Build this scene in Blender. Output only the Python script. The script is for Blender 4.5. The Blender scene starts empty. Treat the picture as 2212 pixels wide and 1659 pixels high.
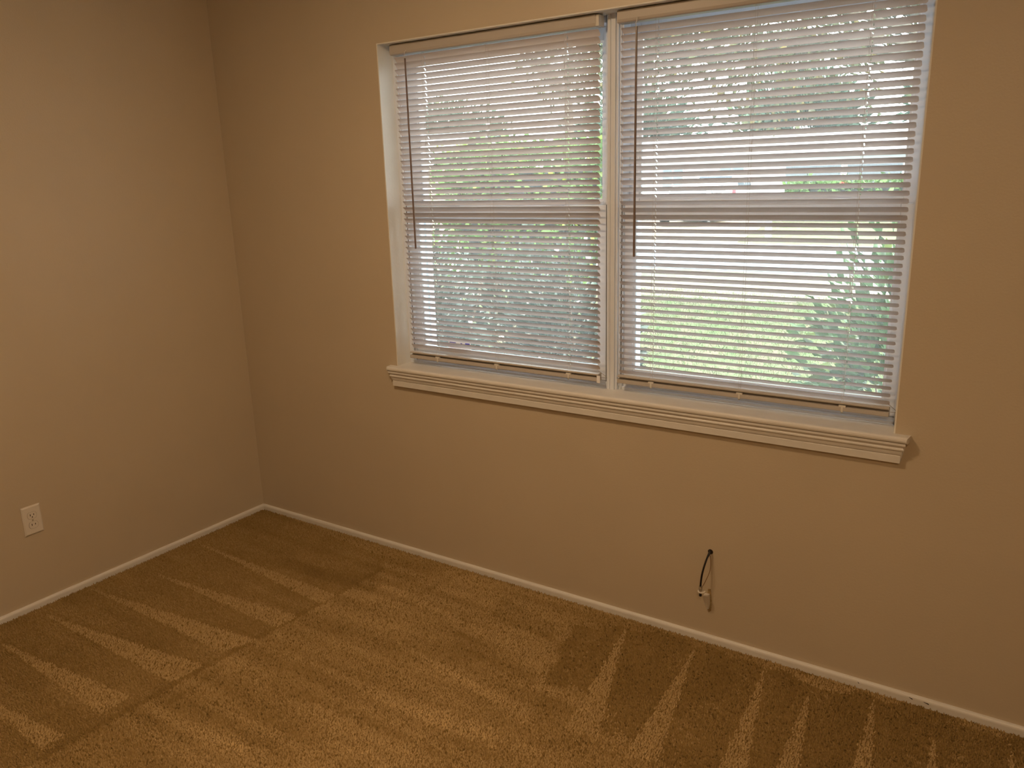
import bpy, bmesh, math, random
import numpy as np
from mathutils import Vector, Matrix

random.seed(7)
RNG = np.random.default_rng(11)
scene = bpy.context.scene
COL = scene.collection

# ------------------------------------------------------------------ camera
CAM = (3.1149, -2.3926, 1.5742)
PAN, TILT, ROLL, FPX = -0.5883, -0.2537, -0.0286, 1716.08


def camera_basis():
    f = Vector((math.sin(PAN) * math.cos(TILT), math.cos(PAN) * math.cos(TILT), math.sin(TILT)))
    r = f.cross(Vector((0, 0, 1))).normalized()
    u = r.cross(f)
    rr = r * math.cos(ROLL) + u * math.sin(ROLL)
    uu = -r * math.sin(ROLL) + u * math.cos(ROLL)
    return rr, uu, f


_r, _u, _f = camera_basis()
cam_data = bpy.data.cameras.new('camera')
cam_data.sensor_fit = 'HORIZONTAL'
cam_data.sensor_width = 36.0
cam_data.lens = FPX / 2212 * 36.0
cam_data.clip_start = 0.02
cam_data.clip_end = 400
cam = bpy.data.objects.new('camera', cam_data)
COL.objects.link(cam)
cam.matrix_world = Matrix(((_r.x, _u.x, -_f.x, CAM[0]), (_r.y, _u.y, -_f.y, CAM[1]),
                           (_r.z, _u.z, -_f.z, CAM[2]), (0, 0, 0, 1)))
scene.camera = cam

# ------------------------------------------------------------------ world, sun, exposure
world = bpy.data.worlds.new('hazy_sky')
scene.world = world
world.use_nodes = True
_bg = world.node_tree.nodes['Background']
_bg.inputs['Color'].default_value = (0.90, 0.96, 1.0, 1)
_bg.inputs['Strength'].default_value = 9.5
sun_data = bpy.data.lights.new('sun', 'SUN')
sun_data.energy = 12.0
sun_data.angle = math.radians(4)
sun_data.color = (1.0, 0.95, 0.86)
sun = bpy.data.objects.new('sun', sun_data)
COL.objects.link(sun)
sun.rotation_euler = Vector((-0.55, 0.38, -0.74)).to_track_quat('-Z', 'Y').to_euler()
LAMP_STRENGTH = 104.0
FILL_LAMP_STRENGTH = 112.0  # added rear lamp that fills the lower right wall with light
LAMP_COLOR = (1.0, 0.69, 0.40)
LAMP_POS = (1.65, -1.32, 2.44)
FILL_LAMP_POS = (3.40, -2.60, 2.44)

vs = scene.view_settings
vs.view_transform = 'Standard'
vs.look = 'None'
vs.gamma = 1.0
vs.exposure = 0.0
vs.use_curve_mapping = False
scene.cycles.max_bounces = 10
scene.cycles.transparent_max_bounces = 24
scene.cycles.use_denoising = True
scene.cycles.sample_clamp_indirect = 8.0

# ------------------------------------------------------------------ materials
MATS = {}


def nd(nt, t, **kw):
    n = nt.nodes.new(t)
    for k, v in kw.items():
        if k in n.inputs:
            n.inputs[k].default_value = v
        else:
            setattr(n, k, v)
    return n


def material(name, color, rough=0.6, spec=0.3, var=0.0, vscale=20.0, bump=0.0, bscale=200.0, metal=0.0,
             color2=None, translucent=0.0, emit=None, attr=None, detail=3.0, coat=0.0):
    """Principled material with noise colour variation and noise bump."""
    m = bpy.data.materials.new(name)
    m.use_nodes = True
    nt = m.node_tree
    b = nt.nodes['Principled BSDF']
    out = nt.nodes['Material Output']
    b.inputs['Roughness'].default_value = rough
    b.inputs['Specular IOR Level'].default_value = spec
    b.inputs['Metallic'].default_value = metal
    b.inputs['Coat Weight'].default_value = coat
    c1 = (*color, 1)
    tc = nd(nt, 'ShaderNodeTexCoord')
    col_out = None
    if var > 0 or color2:
        c2 = (*color2, 1) if color2 else (*[c * (1 - var) for c in color], 1)
        nz = nd(nt, 'ShaderNodeTexNoise', Scale=vscale, Detail=detail)
        nt.links.new(tc.outputs['Object'], nz.inputs['Vector'])
        rp = nd(nt, 'ShaderNodeValToRGB')
        rp.color_ramp.elements[0].position = 0.35
        rp.color_ramp.elements[1].position = 0.65
        rp.color_ramp.elements[0].color = c2
        rp.color_ramp.elements[1].color = c1
        nt.links.new(nz.outputs['Fac'], rp.inputs['Fac'])
        col_out = rp.outputs['Color']
    if attr:
        at = nd(nt, 'ShaderNodeAttribute', attribute_name=attr)
        if col_out is None:
            mx = nd(nt, 'ShaderNodeMix', data_type='RGBA', blend_type='MULTIPLY')
            mx.inputs[0].default_value = 1
            mx.inputs[6].default_value = c1
        else:
            mx = nd(nt, 'ShaderNodeMix', data_type='RGBA', blend_type='MULTIPLY')
            mx.inputs[0].default_value = 1
            nt.links.new(col_out, mx.inputs[6])
        nt.links.new(at.outputs['Color'], mx.inputs[7])
        col_out = mx.outputs[2]
    if col_out is None:
        b.inputs['Base Color'].default_value = c1
    else:
        nt.links.new(col_out, b.inputs['Base Color'])
    if bump > 0:
        nb = nd(nt, 'ShaderNodeTexNoise', Scale=bscale, Detail=4.0)
        nt.links.new(tc.outputs['Object'], nb.inputs['Vector'])
        bp = nd(nt, 'ShaderNodeBump', Strength=bump, Distance=0.002)
        nt.links.new(nb.outputs['Fac'], bp.inputs['Height'])
        nt.links.new(bp.outputs['Normal'], b.inputs['Normal'])
    if emit:
        b.inputs['Emission Color'].default_value = (*emit[0], 1)
        b.inputs['Emission Strength'].default_value = emit[1]
    if translucent > 0:
        tr = nd(nt, 'ShaderNodeBsdfTranslucent')
        if col_out is None:
            tr.inputs['Color'].default_value = c1
        else:
            nt.links.new(col_out, tr.inputs['Color'])
        mix = nd(nt, 'ShaderNodeMixShader', Fac=translucent)
        nt.links.new(b.outputs['BSDF'], mix.inputs[1])
        nt.links.new(tr.outputs['BSDF'], mix.inputs[2])
        nt.links.new(mix.outputs['Shader'], out.inputs['Surface'])
    MATS[name] = m
    return m


def glass_material(name, glare_veil=0.06):
    m = bpy.data.materials.new(name)
    m.use_nodes = True
    nt = m.node_tree
    nt.nodes.remove(nt.nodes['Principled BSDF'])
    out = nt.nodes['Material Output']
    tp = nd(nt, 'ShaderNodeBsdfTransparent')
    tp.inputs['Color'].default_value = (0.95, 0.98, 0.97, 1)
    gl = nd(nt, 'ShaderNodeBsdfGlossy', Roughness=0.02)
    tl = nd(nt, 'ShaderNodeBsdfTranslucent')
    tl.inputs['Color'].default_value = (0.9, 0.95, 0.95, 1)
    lw = nd(nt, 'ShaderNodeFresnel', IOR=1.45)
    m1 = nd(nt, 'ShaderNodeMixShader', Fac=glare_veil)  # milky glare over the outdoor view, put into the pane as translucency
    m2 = nd(nt, 'ShaderNodeMixShader')
    nt.links.new(tp.outputs[0], m1.inputs[1])
    nt.links.new(tl.outputs[0], m1.inputs[2])
    nt.links.new(lw.outputs[0], m2.inputs[0])
    nt.links.new(m1.outputs[0], m2.inputs[1])
    nt.links.new(gl.outputs[0], m2.inputs[2])
    nt.links.new(m2.outputs[0], out.inputs['Surface'])
    MATS[name] = m
    return m


M_wall = material('beige_wall_paint', (0.56, 0.475, 0.355), rough=0.42, spec=0.75, var=0.03, vscale=3, bump=0.22, bscale=160)
M_ceil = material('ceiling_paint', (0.72, 0.70, 0.66), rough=0.9, bump=0.3, bscale=120)
M_trim = material('white_trim_paint', (0.72, 0.70, 0.67), rough=0.38, spec=0.35, var=0.05, vscale=14, bump=0.10, bscale=90)
M_jamb = material('white_jamb_paint', (0.80, 0.785, 0.74), rough=0.5, spec=0.3, var=0.05, vscale=9, bump=0.25, bscale=110)
M_vinyl = material('white_vinyl_frame', (0.72, 0.77, 0.86), rough=0.4, spec=0.4, var=0.02, vscale=6)
M_gap_strip = material('black_gap_strip', (0.02, 0.02, 0.02), rough=0.7)
M_slat = material('ivory_slat', (0.68, 0.625, 0.61), rough=0.4, spec=0.35, translucent=0.10, var=0.02, vscale=4)
M_rail = material('ivory_rail', (0.50, 0.465, 0.43), rough=0.42, spec=0.35, var=0.02, vscale=5)
M_cord = material('white_cord', (0.62, 0.60, 0.58), rough=0.8, bump=0.3, bscale=900)
M_wand = material('clear_wand_plastic', (0.20, 0.145, 0.12), rough=0.25, spec=0.5, var=0.1, vscale=30)
M_clear = material('clear_plastic', (0.72, 0.70, 0.66), rough=0.2, spec=0.6, var=0.04, vscale=80)
M_plate = material('white_plastic', (0.72, 0.67, 0.60), rough=0.35, spec=0.4, var=0.02, vscale=30)
M_slot = material('dark_slot', (0.03, 0.018, 0.01), rough=0.8)
M_gap = material('plate_gap', (0.22, 0.16, 0.11), rough=0.8)
M_black = material('black_rubber', (0.012, 0.009, 0.008), rough=0.45, spec=0.4)
M_copper = material('brown_wire', (0.20, 0.11, 0.045), rough=0.5, spec=0.4)
M_metal = material('dull_metal', (0.50, 0.46, 0.38), rough=0.38, metal=0.75, var=0.1, vscale=60)
M_scar = material('torn_plaster', (0.46, 0.34, 0.17), rough=0.95, var=0.35, vscale=150, bump=0.6, bscale=250)
M_carpet = material('brown_carpet_backing', (0.29, 0.185, 0.075), rough=1.0, spec=0.0, var=0.25, vscale=9, bump=0.8, bscale=170)
M_pile = material('brown_carpet_pile', (0.40, 0.268, 0.112), rough=1.0, spec=0.0, attr='nap_shade')
M_glass = glass_material('window_glass', 0.035)
M_sticker = material('white_sticker', (0.85, 0.85, 0.88), rough=0.5)
M_blue = material('blue_print', (0.08, 0.07, 0.42), rough=0.5)
M_lens = material('lamp_glass', (0.9, 0.85, 0.75), rough=0.3, emit=(LAMP_COLOR, LAMP_STRENGTH))
M_fill_lens = material('fill_lamp_glass', (0.9, 0.85, 0.75), rough=0.3, emit=(LAMP_COLOR, FILL_LAMP_STRENGTH))
M_lbase = material('lamp_base_metal', (0.75, 0.73, 0.7), rough=0.3, metal=0.6)

# ------------------------------------------------------------------ mesh building
WL = {}   # world position of each parent's origin


class MB:
    def __init__(self):
        self.v = []
        self.f = []

    def add(self, verts, faces):
        o = len(self.v)
        self.v += [tuple(p) for p in verts]
        self.f += [tuple(i + o for i in f) for f in faces]
        return self

    def box(self, a, b):
        x0, y0, z0 = a
        x1, y1, z1 = b
        return self.add([(x0, y0, z0), (x1, y0, z0), (x1, y1, z0), (x0, y1, z0),
                         (x0, y0, z1), (x1, y0, z1), (x1, y1, z1), (x0, y1, z1)],
                        [(0, 3, 2, 1), (4, 5, 6, 7), (0, 1, 5, 4), (1, 2, 6, 5), (2, 3, 7, 6), (3, 0, 4, 7)])

    def prism_x(self, prof, x0, x1, dx=None):
        """closed (y,z) profile swept along X; dx: optional inset of the ends per profile point (mitred returns)."""
        n = len(prof)
        dx = dx or [0] * n
        vs_ = [(x0 + d, y, z) for (y, z), d in zip(prof, dx)] + [(x1 - d, y, z) for (y, z), d in zip(prof, dx)]
        fs = [(i, (i + 1) % n, n + (i + 1) % n, n + i) for i in range(n)]
        fs += [tuple(range(n - 1, -1, -1)), tuple(range(n, 2 * n))]
        return self.add(vs_, fs)

    def prism_y(self, prof, y0, y1):
        """closed (x,z) profile swept along Y."""
        n = len(prof)
        vs_ = [(x, y0, z) for x, z in prof] + [(x, y1, z) for x, z in prof]
        fs = [(i, (i + 1) % n, n + (i + 1) % n, n + i) for i in range(n)]
        fs += [tuple(range(n - 1, -1, -1)), tuple(range(n, 2 * n))]
        return self.add(vs_, fs)

    def prism_z(self, prof, z0, z1):
        """closed (x,y) profile swept along Z."""
        n = len(prof)
        vs_ = [(x, y, z0) for x, y in prof] + [(x, y, z1) for x, y in prof]
        fs = [(i, (i + 1) % n, n + (i + 1) % n, n + i) for i in range(n)]
        fs += [tuple(range(n - 1, -1, -1)), tuple(range(n, 2 * n))]
        return self.add(vs_, fs)

    def tube(self, pts, r, seg=8):
        pts = [Vector(p) for p in pts]
        rs = r if isinstance(r, (list, tuple)) else [r] * len(pts)
        rings = []
        ref = Vector((0.31, 0.77, 0.55))
        for i, p in enumerate(pts):
            t = (pts[min(i + 1, len(pts) - 1)] - pts[max(i - 1, 0)]).normalized()
            if abs(t.dot(ref)) > 0.95:
                ref = Vector((0.9, -0.2, 0.3))
            a = (ref - t * ref.dot(t)).normalized()
            b = t.cross(a)
            rings.append([tuple(p + (a * math.cos(2 * math.pi * k / seg) + b * math.sin(2 * math.pi * k / seg)) * rs[i]) for k in range(seg)])
        vs_ = [q for rg in rings for q in rg]
        fs = []
        for i in range(len(pts) - 1):
            for k in range(seg):
                fs.append((i * seg + k, i * seg + (k + 1) % seg, (i + 1) * seg + (k + 1) % seg, (i + 1) * seg + k))
        fs.append(tuple(range(seg - 1, -1, -1)))
        fs.append(tuple((len(pts) - 1) * seg + k for k in range(seg)))
        return self.add(vs_, fs)

    def build(self, name, mat, parent=None, bevel=0.0, smooth=False, segs=2):
        me = bpy.data.meshes.new(name)
        o = WL.get(parent.name, Vector((0, 0, 0))) if parent else Vector((0, 0, 0))
        me.from_pydata([(x - o.x, y - o.y, z - o.z) for x, y, z in self.v], [], self.f)
        bm = bmesh.new()
        bm.from_mesh(me)
        bmesh.ops.recalc_face_normals(bm, faces=bm.faces)
        if bevel > 0:
            es = [e for e in bm.edges if len(e.link_faces) == 2 and e.calc_face_angle(0) > 0.5]
            bmesh.ops.bevel(bm, geom=es, offset=bevel, segments=segs, affect='EDGES', profile=0.6, clamp_overlap=True)
        bm.to_mesh(me)
        bm.free()
        me.materials.append(mat)
        if smooth:
            for p in me.polygons:
                p.use_smooth = True
        ob = bpy.data.objects.new(name, me)
        COL.objects.link(ob)
        if parent:
            ob.parent = parent
            WL[ob.name] = o
        else:
            WL[ob.name] = Vector((0, 0, 0))
        return ob


def raw_mesh(name, verts, faces_tri, mat, parent=None, attr=None):
    """fast numpy mesh of triangles or quads"""
    me = bpy.data.meshes.new(name)
    o = WL.get(parent.name, Vector((0, 0, 0))) if parent else Vector((0, 0, 0))
    verts = np.asarray(verts, np.float32) - np.array([o.x, o.y, o.z], np.float32)
    nv, nf, k = len(verts), len(faces_tri), faces_tri.shape[1]
    me.vertices.add(nv)
    me.vertices.foreach_set('co', verts.ravel())
    me.loops.add(nf * k)
    me.loops.foreach_set('vertex_index', faces_tri.astype(np.int32).ravel())
    me.polygons.add(nf)
    me.polygons.foreach_set('loop_start', np.arange(nf, dtype=np.int32) * k)
    me.polygons.foreach_set('loop_total', np.full(nf, k, np.int32))
    if attr is not None:
        a = me.color_attributes.new(attr[0], 'FLOAT_COLOR', 'POINT')
        cc = np.ones((nv, 4), np.float32)
        cc[:, :3] = attr[1]
        a.data.foreach_set('color', cc.ravel())
    me.update(calc_edges=True)
    me.validate()
    me.materials.append(mat)
    ob = bpy.data.objects.new(name, me)
    COL.objects.link(ob)
    if parent:
        ob.parent = parent
    WL[ob.name] = o
    return ob


def empty(name, loc):
    o = bpy.data.objects.new(name, None)
    COL.objects.link(o)
    o.location = loc
    o.empty_display_size = 0.05
    WL[o.name] = Vector(loc)
    return o


def tag(o, label=None, cat=None, group=None, kind=None):
    if label:
        o['label'] = label
    if cat:
        o['category'] = cat
    if group:
        o['group'] = group
    if kind:
        o['kind'] = kind
    return o


def box(name, a, b, mat, parent=None, bevel=0.0):
    return MB().box(a, b).build(name, mat, parent, bevel)


# ================================================================== ROOM SHELL
X0, X1, ZT, ZB = 0.953, 2.827, 2.073, 0.8386      # window opening in the back wall
RX, RY, RZ = 4.15, -4.2, 2.44                      # room extents
WT = 0.20                                          # wall thickness

floor = tag(box('floor', (-0.1, RY - 0.1, -0.12), (RX + 0.1, 0.05, 0.0), M_carpet),
            'brown cut pile carpet with vacuum marks covering the room floor', 'carpet', kind='structure')
tag(box('ceiling', (-0.2, RY - 0.2, RZ), (RX + 0.2, WT, RZ + 0.12), M_ceil), 'plain white painted ceiling above the room', 'ceiling', kind='structure')
tag(box('wall_left', (-0.15, RY, -0.05), (0.0, WT, RZ), M_wall), 'beige painted wall with the electrical outlet', 'wall', kind='structure')
wb = MB()
wb.box((0, 0, -0.4), (X0, WT, RZ)).box((X1, 0, -0.4), (RX + 0.15, WT, RZ))
wb.box((X0, 0, -0.4), (X1, WT, ZB - 0.022)).box((X0, 0, ZT), (X1, WT, RZ))
tag(wb.build('wall_back', M_wall), 'beige painted wall with the wide window', 'wall', kind='structure')
tag(box('wall_right', (RX, RY, -0.05), (RX + 0.15, 0.0, RZ), M_wall), 'beige painted wall at the right end of the room', 'wall', kind='structure')
tag(box('wall_front', (-0.15, RY - 0.15, -0.05), (RX + 0.15, RY, RZ), M_wall), 'beige painted wall opposite the window', 'wall', kind='structure')


# ---- baseboards: low rounded white strips
def base_prof(s=1):
    pts = [(0, 0.0), (0, 0.0285)]
    for k in range(6):
        a = math.pi / 2 * k / 5
        pts.append((-0.004 - 0.008 * math.sin(a), 0.0175 + 0.011 * math.cos(a)))
    pts.append((-0.012, 0.0))
    return pts


bb = MB().prism_x(base_prof(), 0.0, RX).build('baseboard_back', M_trim, smooth=False)
tag(bb, 'low rounded white baseboard strip under the window wall', 'baseboard', kind='structure')
bl = MB()
bl.prism_y([(-y, z) for y, z in base_prof()], RY, -0.0005)
bl = bl.build('baseboard_left', M_trim)
tag(bl, 'low rounded white baseboard strip below the outlet wall', 'baseboard', kind='structure')
for sx, w_, dz in ((2.936, 0.011, 0.0), (2.975, 0.016, -0.001), (2.79, 0.006, 0.0)):
    MB().add([(sx, -0.0103, 0.0235 + dz), (sx + w_, -0.0122, 0.0195 + dz), (sx + w_, -0.0135, 0.0172 + dz), (sx + 0.002, -0.0126, 0.0205 + dz)],
             [(0, 1, 2, 3)]).build('scuff_mark', M_slot, bb)

# ---- carpet pile with vacuum lanes -----------------------------------------
LIGHT = [
    [(0.079, -0.426), (0.956, -0.44), (0.946, -0.519)], [(0.149, -0.702), (0.94, -0.624), (0.932, -0.721)],
    [(0.031, -0.916), (0.94, -0.814), (0.887, -0.928)], [(0.062, -1.124), (0.903, -1.011), (0.889, -1.129)],
    [(0.114, -1.31), (0.848, -1.238), (0.847, -1.34)], [(0.285, -1.504), (0.849, -1.454), (0.849, -1.521)],
    [(0.15, -1.70), (0.84, -1.64), (0.84, -1.73)],
    [(2.022, -0.045), (2.201, -0.63), (2.11, -0.673)], [(2.282, -0.063), (2.393, -0.634), (2.305, -0.677)],
    [(2.519, -0.051), (2.64, -0.70), (2.55, -0.74)], [(2.668, -0.088), (2.76, -0.66), (2.68, -0.70)],
    [(2.846, -0.039), (2.93, -0.60), (2.85, -0.64)], [(3.017, -0.122), (3.09, -0.55), (3.02, -0.58)],
    [(3.2, -0.06), (3.29, -0.6), (3.21, -0.62)],
    [(1.463, -0.34), (1.864, -0.299), (1.904, -0.452)]]
SOFT = [
    [(1.048, -0.816), (1.41, -0.793), (1.621, -0.782), (1.948, -0.76), (1.986, -0.828), (1.646, -0.845), (1.42, -0.832)],
    [(1.162, -0.544), (1.505, -0.572), (1.777, -0.606), (1.974, -0.621), (2.007, -0.7), (1.781, -0.645), (1.494, -0.597)],
    [(1.229, -0.972), (1.471, -0.951), (1.776, -0.934), (1.901, -0.964), (1.769, -1.045), (1.478, -1.009)],
    [(1.018, -0.975), (1.371, -0.975), (1.389, -1.001)], [(1.084, -1.226), (1.37, -1.199), (1.386, -1.225)],
    [(1.0, -0.25), (1.5, -0.33), (1.5, -0.36), (1.0, -0.29)]]
DARK = [
    [(0.54, -0.315), (1.052, -0.273), (1.055, -0.357), (0.557, -0.393)],
    [(1.502, -0.392), (1.9, -0.46), (1.926, -0.544), (1.545, -0.47)],
    [(1.514, -0.12), (1.799, -0.18), (1.852, -0.287), (1.56, -0.249)],
    [(0.972, -0.184), (0.9, -1.546), (0.871, -1.544), (0.947, -0.179)],
    [(1.287, -0.023), (1.224, -0.331), (1.209, -0.324), (1.269, -0.019)],
    [(0.982, -0.997), (0.993, -1.225), (0.973, -1.222), (0.963, -0.993)],
    [(1.795, -0.895), (2.224, -0.645), (2.232, -0.661), (1.805, -0.907)]]
RIGHT_SET = [(1.86, -0.17), (2.025, -0.045), (3.45, -0.03), (3.45, -0.7), (2.7, -0.75), (2.454, -0.626), (1.939, -0.48)]
LEFT_SET = [(0.0, -2.2), (0.0, 0.0), (0.9, -0.1), (0.972, -0.184), (0.9, -1.546), (0.86, -2.2)]


def inside(px, py, poly):
    c = np.zeros(len(px), bool)
    n = len(poly)
    for i in range(n):
        xa, ya = poly[i]
        xb, yb = poly[(i + 1) % n]
        if ya == yb:
            continue
        c ^= ((ya > py) != (yb > py)) & (px < (xb - xa) * (py - ya) / (yb - ya) + xa)
    return c


def value_noise(px, py, cell, seed):
    r = np.random.default_rng(seed).random((256, 256))
    gx, gy = px / cell + 60, py / cell + 60
    ix, iy = np.floor(gx).astype(int), np.floor(gy).astype(int)
    fx, fy = gx - ix, gy - iy
    fx, fy = fx * fx * (3 - 2 * fx), fy * fy * (3 - 2 * fy)
    g = lambda a, b: r[a % 256, b % 256]
    return (g(ix, iy) * (1 - fx) + g(ix + 1, iy) * fx) * (1 - fy) + (g(ix, iy + 1) * (1 - fx) + g(ix + 1, iy + 1) * fx) * fy


PITCH = 0.0058
gx, gy = np.meshgrid(np.arange(0.010, 3.5, PITCH), np.arange(-2.25, -0.008, PITCH))
px = gx.ravel() + RNG.uniform(-0.45, 0.45, gx.size) * PITCH
py = gy.ravel() + RNG.uniform(-0.45, 0.45, gx.size) * PITCH
keep = (px > 0.0115) & (py < -0.0115)
px, py = px[keep], py[keep]
# jitter the borders of the lanes a little
jx = px + RNG.normal(0, 0.003, px.size)
jy = py + RNG.normal(0, 0.003, px.size)
nap_shade = np.ones(px.size)  # shading of the leaning pile, painted into the tuft colour per lane
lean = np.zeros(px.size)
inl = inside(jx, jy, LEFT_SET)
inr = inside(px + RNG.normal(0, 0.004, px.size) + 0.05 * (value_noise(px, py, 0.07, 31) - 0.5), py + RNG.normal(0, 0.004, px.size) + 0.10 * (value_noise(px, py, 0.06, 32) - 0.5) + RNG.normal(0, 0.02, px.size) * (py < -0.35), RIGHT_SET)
nap_shade[inl] = 0.84
nap_shade[inr] = 0.70
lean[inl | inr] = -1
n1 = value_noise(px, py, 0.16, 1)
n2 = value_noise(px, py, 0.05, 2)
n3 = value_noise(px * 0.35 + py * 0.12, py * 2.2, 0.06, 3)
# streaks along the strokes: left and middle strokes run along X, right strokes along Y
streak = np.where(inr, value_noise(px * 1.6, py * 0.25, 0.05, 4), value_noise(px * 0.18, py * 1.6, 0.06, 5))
nap_shade *= 0.86 + 0.14 * n1 + 0.06 * n2 + 0.13 * (streak - 0.5) * 2 * np.where(inl | inr, 0.6, 1.2)
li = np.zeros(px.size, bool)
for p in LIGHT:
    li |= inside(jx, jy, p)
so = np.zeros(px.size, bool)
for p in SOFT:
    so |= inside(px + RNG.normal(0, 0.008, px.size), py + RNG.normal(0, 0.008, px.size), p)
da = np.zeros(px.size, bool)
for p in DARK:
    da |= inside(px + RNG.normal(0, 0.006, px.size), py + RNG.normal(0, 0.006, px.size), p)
nap_shade[da & ~li] *= 0.86
nap_shade[so & ~li] *= 1.20
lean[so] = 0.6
nap_shade[li] = 1.10 + 0.05 * (n2[li] - 0.5)
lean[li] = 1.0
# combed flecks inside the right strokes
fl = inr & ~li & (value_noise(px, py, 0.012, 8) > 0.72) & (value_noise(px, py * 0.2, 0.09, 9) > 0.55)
nap_shade[fl] *= 1.22
pit_shade = (RNG.random(px.size) < 0.07) & ~(inl & ~li)  # random tufts coloured darker for the shaded hollows of the pile
nap_shade *= RNG.normal(1.0, 0.10, px.size).clip(0.7, 1.3) * np.where(pit_shade, 0.55, 1.0)
NT = px.size
ang = RNG.uniform(0, 2 * np.pi, NT)
rad = PITCH * RNG.uniform(0.52, 0.75, NT)
hgt = RNG.uniform(0.0055, 0.0095, NT)
# lean direction: light lanes lie away from the room, dark lanes towards it
lx = lean * 0.0016 * 0.5 + RNG.normal(0, 0.0016, NT)
ly = lean * 0.0016 + RNG.normal(0, 0.0016, NT)
V = np.zeros((NT, 4, 3))
for k in range(3):
    a = ang + k * 2 * np.pi / 3
    V[:, k, 0] = px + rad * np.cos(a)
    V[:, k, 1] = py + rad * np.sin(a)
    V[:, k, 2] = 0.0004
V[:, 3, 0] = np.maximum(px + lx, 0.0125)
V[:, 3, 1] = np.minimum(py + ly, -0.0125)
V[:, 3, 2] = hgt
V[:, :3, 0] = np.maximum(V[:, :3, 0], 0.0125)
V[:, :3, 1] = np.minimum(V[:, :3, 1], -0.0125)
base = (np.arange(NT) * 4)[:, None, None]
F = base + np.array([[0, 1, 3], [1, 2, 3], [2, 0, 3]])[None]
k_ = ((np.repeat(nap_shade, 4) - 0.9) / 0.3).clip(-1, 1)[:, None]
tint = np.repeat(nap_shade, 4)[:, None] * (1 + k_ * np.array([0.0, 0.05, 0.22]))
pile = raw_mesh('carpet_pile', V.reshape(-1, 3), F.reshape(-1, 3), M_pile, floor, ('nap_shade', tint))
tag(pile, kind='stuff')

# ================================================================== WINDOW TRIM
# white painted returns of the opening
T = 0.004
tag(box('trim_1', (X0, 0.0005, ZB), (X0 + T, 0.085, ZT), M_jamb), 'white painted window return on the outlet side', 'trim', kind='structure')
tag(box('trim_2', (X1 - T, 0.0005, ZB), (X1, 0.085, ZT), M_jamb), 'white painted window return at the right side', 'trim', kind='structure')
tag(box('trim_3', (X0 + T, 0.0005, ZT - T), (X1 - T, 0.085, ZT), M_jamb), 'white painted window return above both blinds', 'trim', kind='structure')

# stool with bull nose and stepped apron below it
sill = empty('trim_4', (1.89, -0.02, ZB))
tag(sill, 'white window stool board with stepped apron moulding below', 'window sill', kind='structure')
SX0, SX1 = 0.918, 2.868
nose = []
for k in range(7):
    a = math.pi / 2 + math.pi * k / 6
    nose.append((-0.026 + 0.009 * math.cos(a), ZB - 0.0095 + 0.0095 * math.sin(a)))
stool = MB()
# board inside the opening plus the overhanging nose with horns
stool.box((X0 + 0.0002, 0.0002, ZB - 0.019), (X1 - 0.0002, 0.082, ZB))
pr = [(0.0, ZB)] + nose + [(0.0, ZB - 0.019)]
dx = [0.0] + [0.006 * max(0, -(y + 0.02)) / 0.015 for y, z in nose] + [0.0]
stool.prism_x(pr, SX0, SX1, dx)
stool.build('stool_board', M_trim, sill, bevel=0.0)
ap = [(-0.0005, ZB - 0.019), (-0.030, ZB - 0.019), (-0.030, ZB - 0.026), (-0.025, ZB - 0.0275), (-0.0235, ZB - 0.034), (-0.0255, ZB - 0.0375),
      (-0.0255, ZB - 0.041), (-0.0215, ZB - 0.0425), (-0.020, ZB - 0.050), (-0.018, ZB - 0.056), (-0.0145, ZB - 0.0585), (-0.0145, ZB - 0.060), (-0.0165, ZB - 0.0615),
      (-0.0165, ZB - 0.082), (-0.0005, ZB - 0.082)]
dxa = [0.008 + (0.030 + y) * 0.9 for y, z in ap]
dxa[0] = dxa[1]
dxa[-1] = dxa[-2]
MB().prism_x(ap, SX0, SX1, dxa).build('apron_moulding', M_trim, sill)

# ================================================================== WINDOW UNITS
YF = 0.083           # front of the vinyl frames
UC = 1.8965          # centre of the mullion
Z_SILL = ZB


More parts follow.
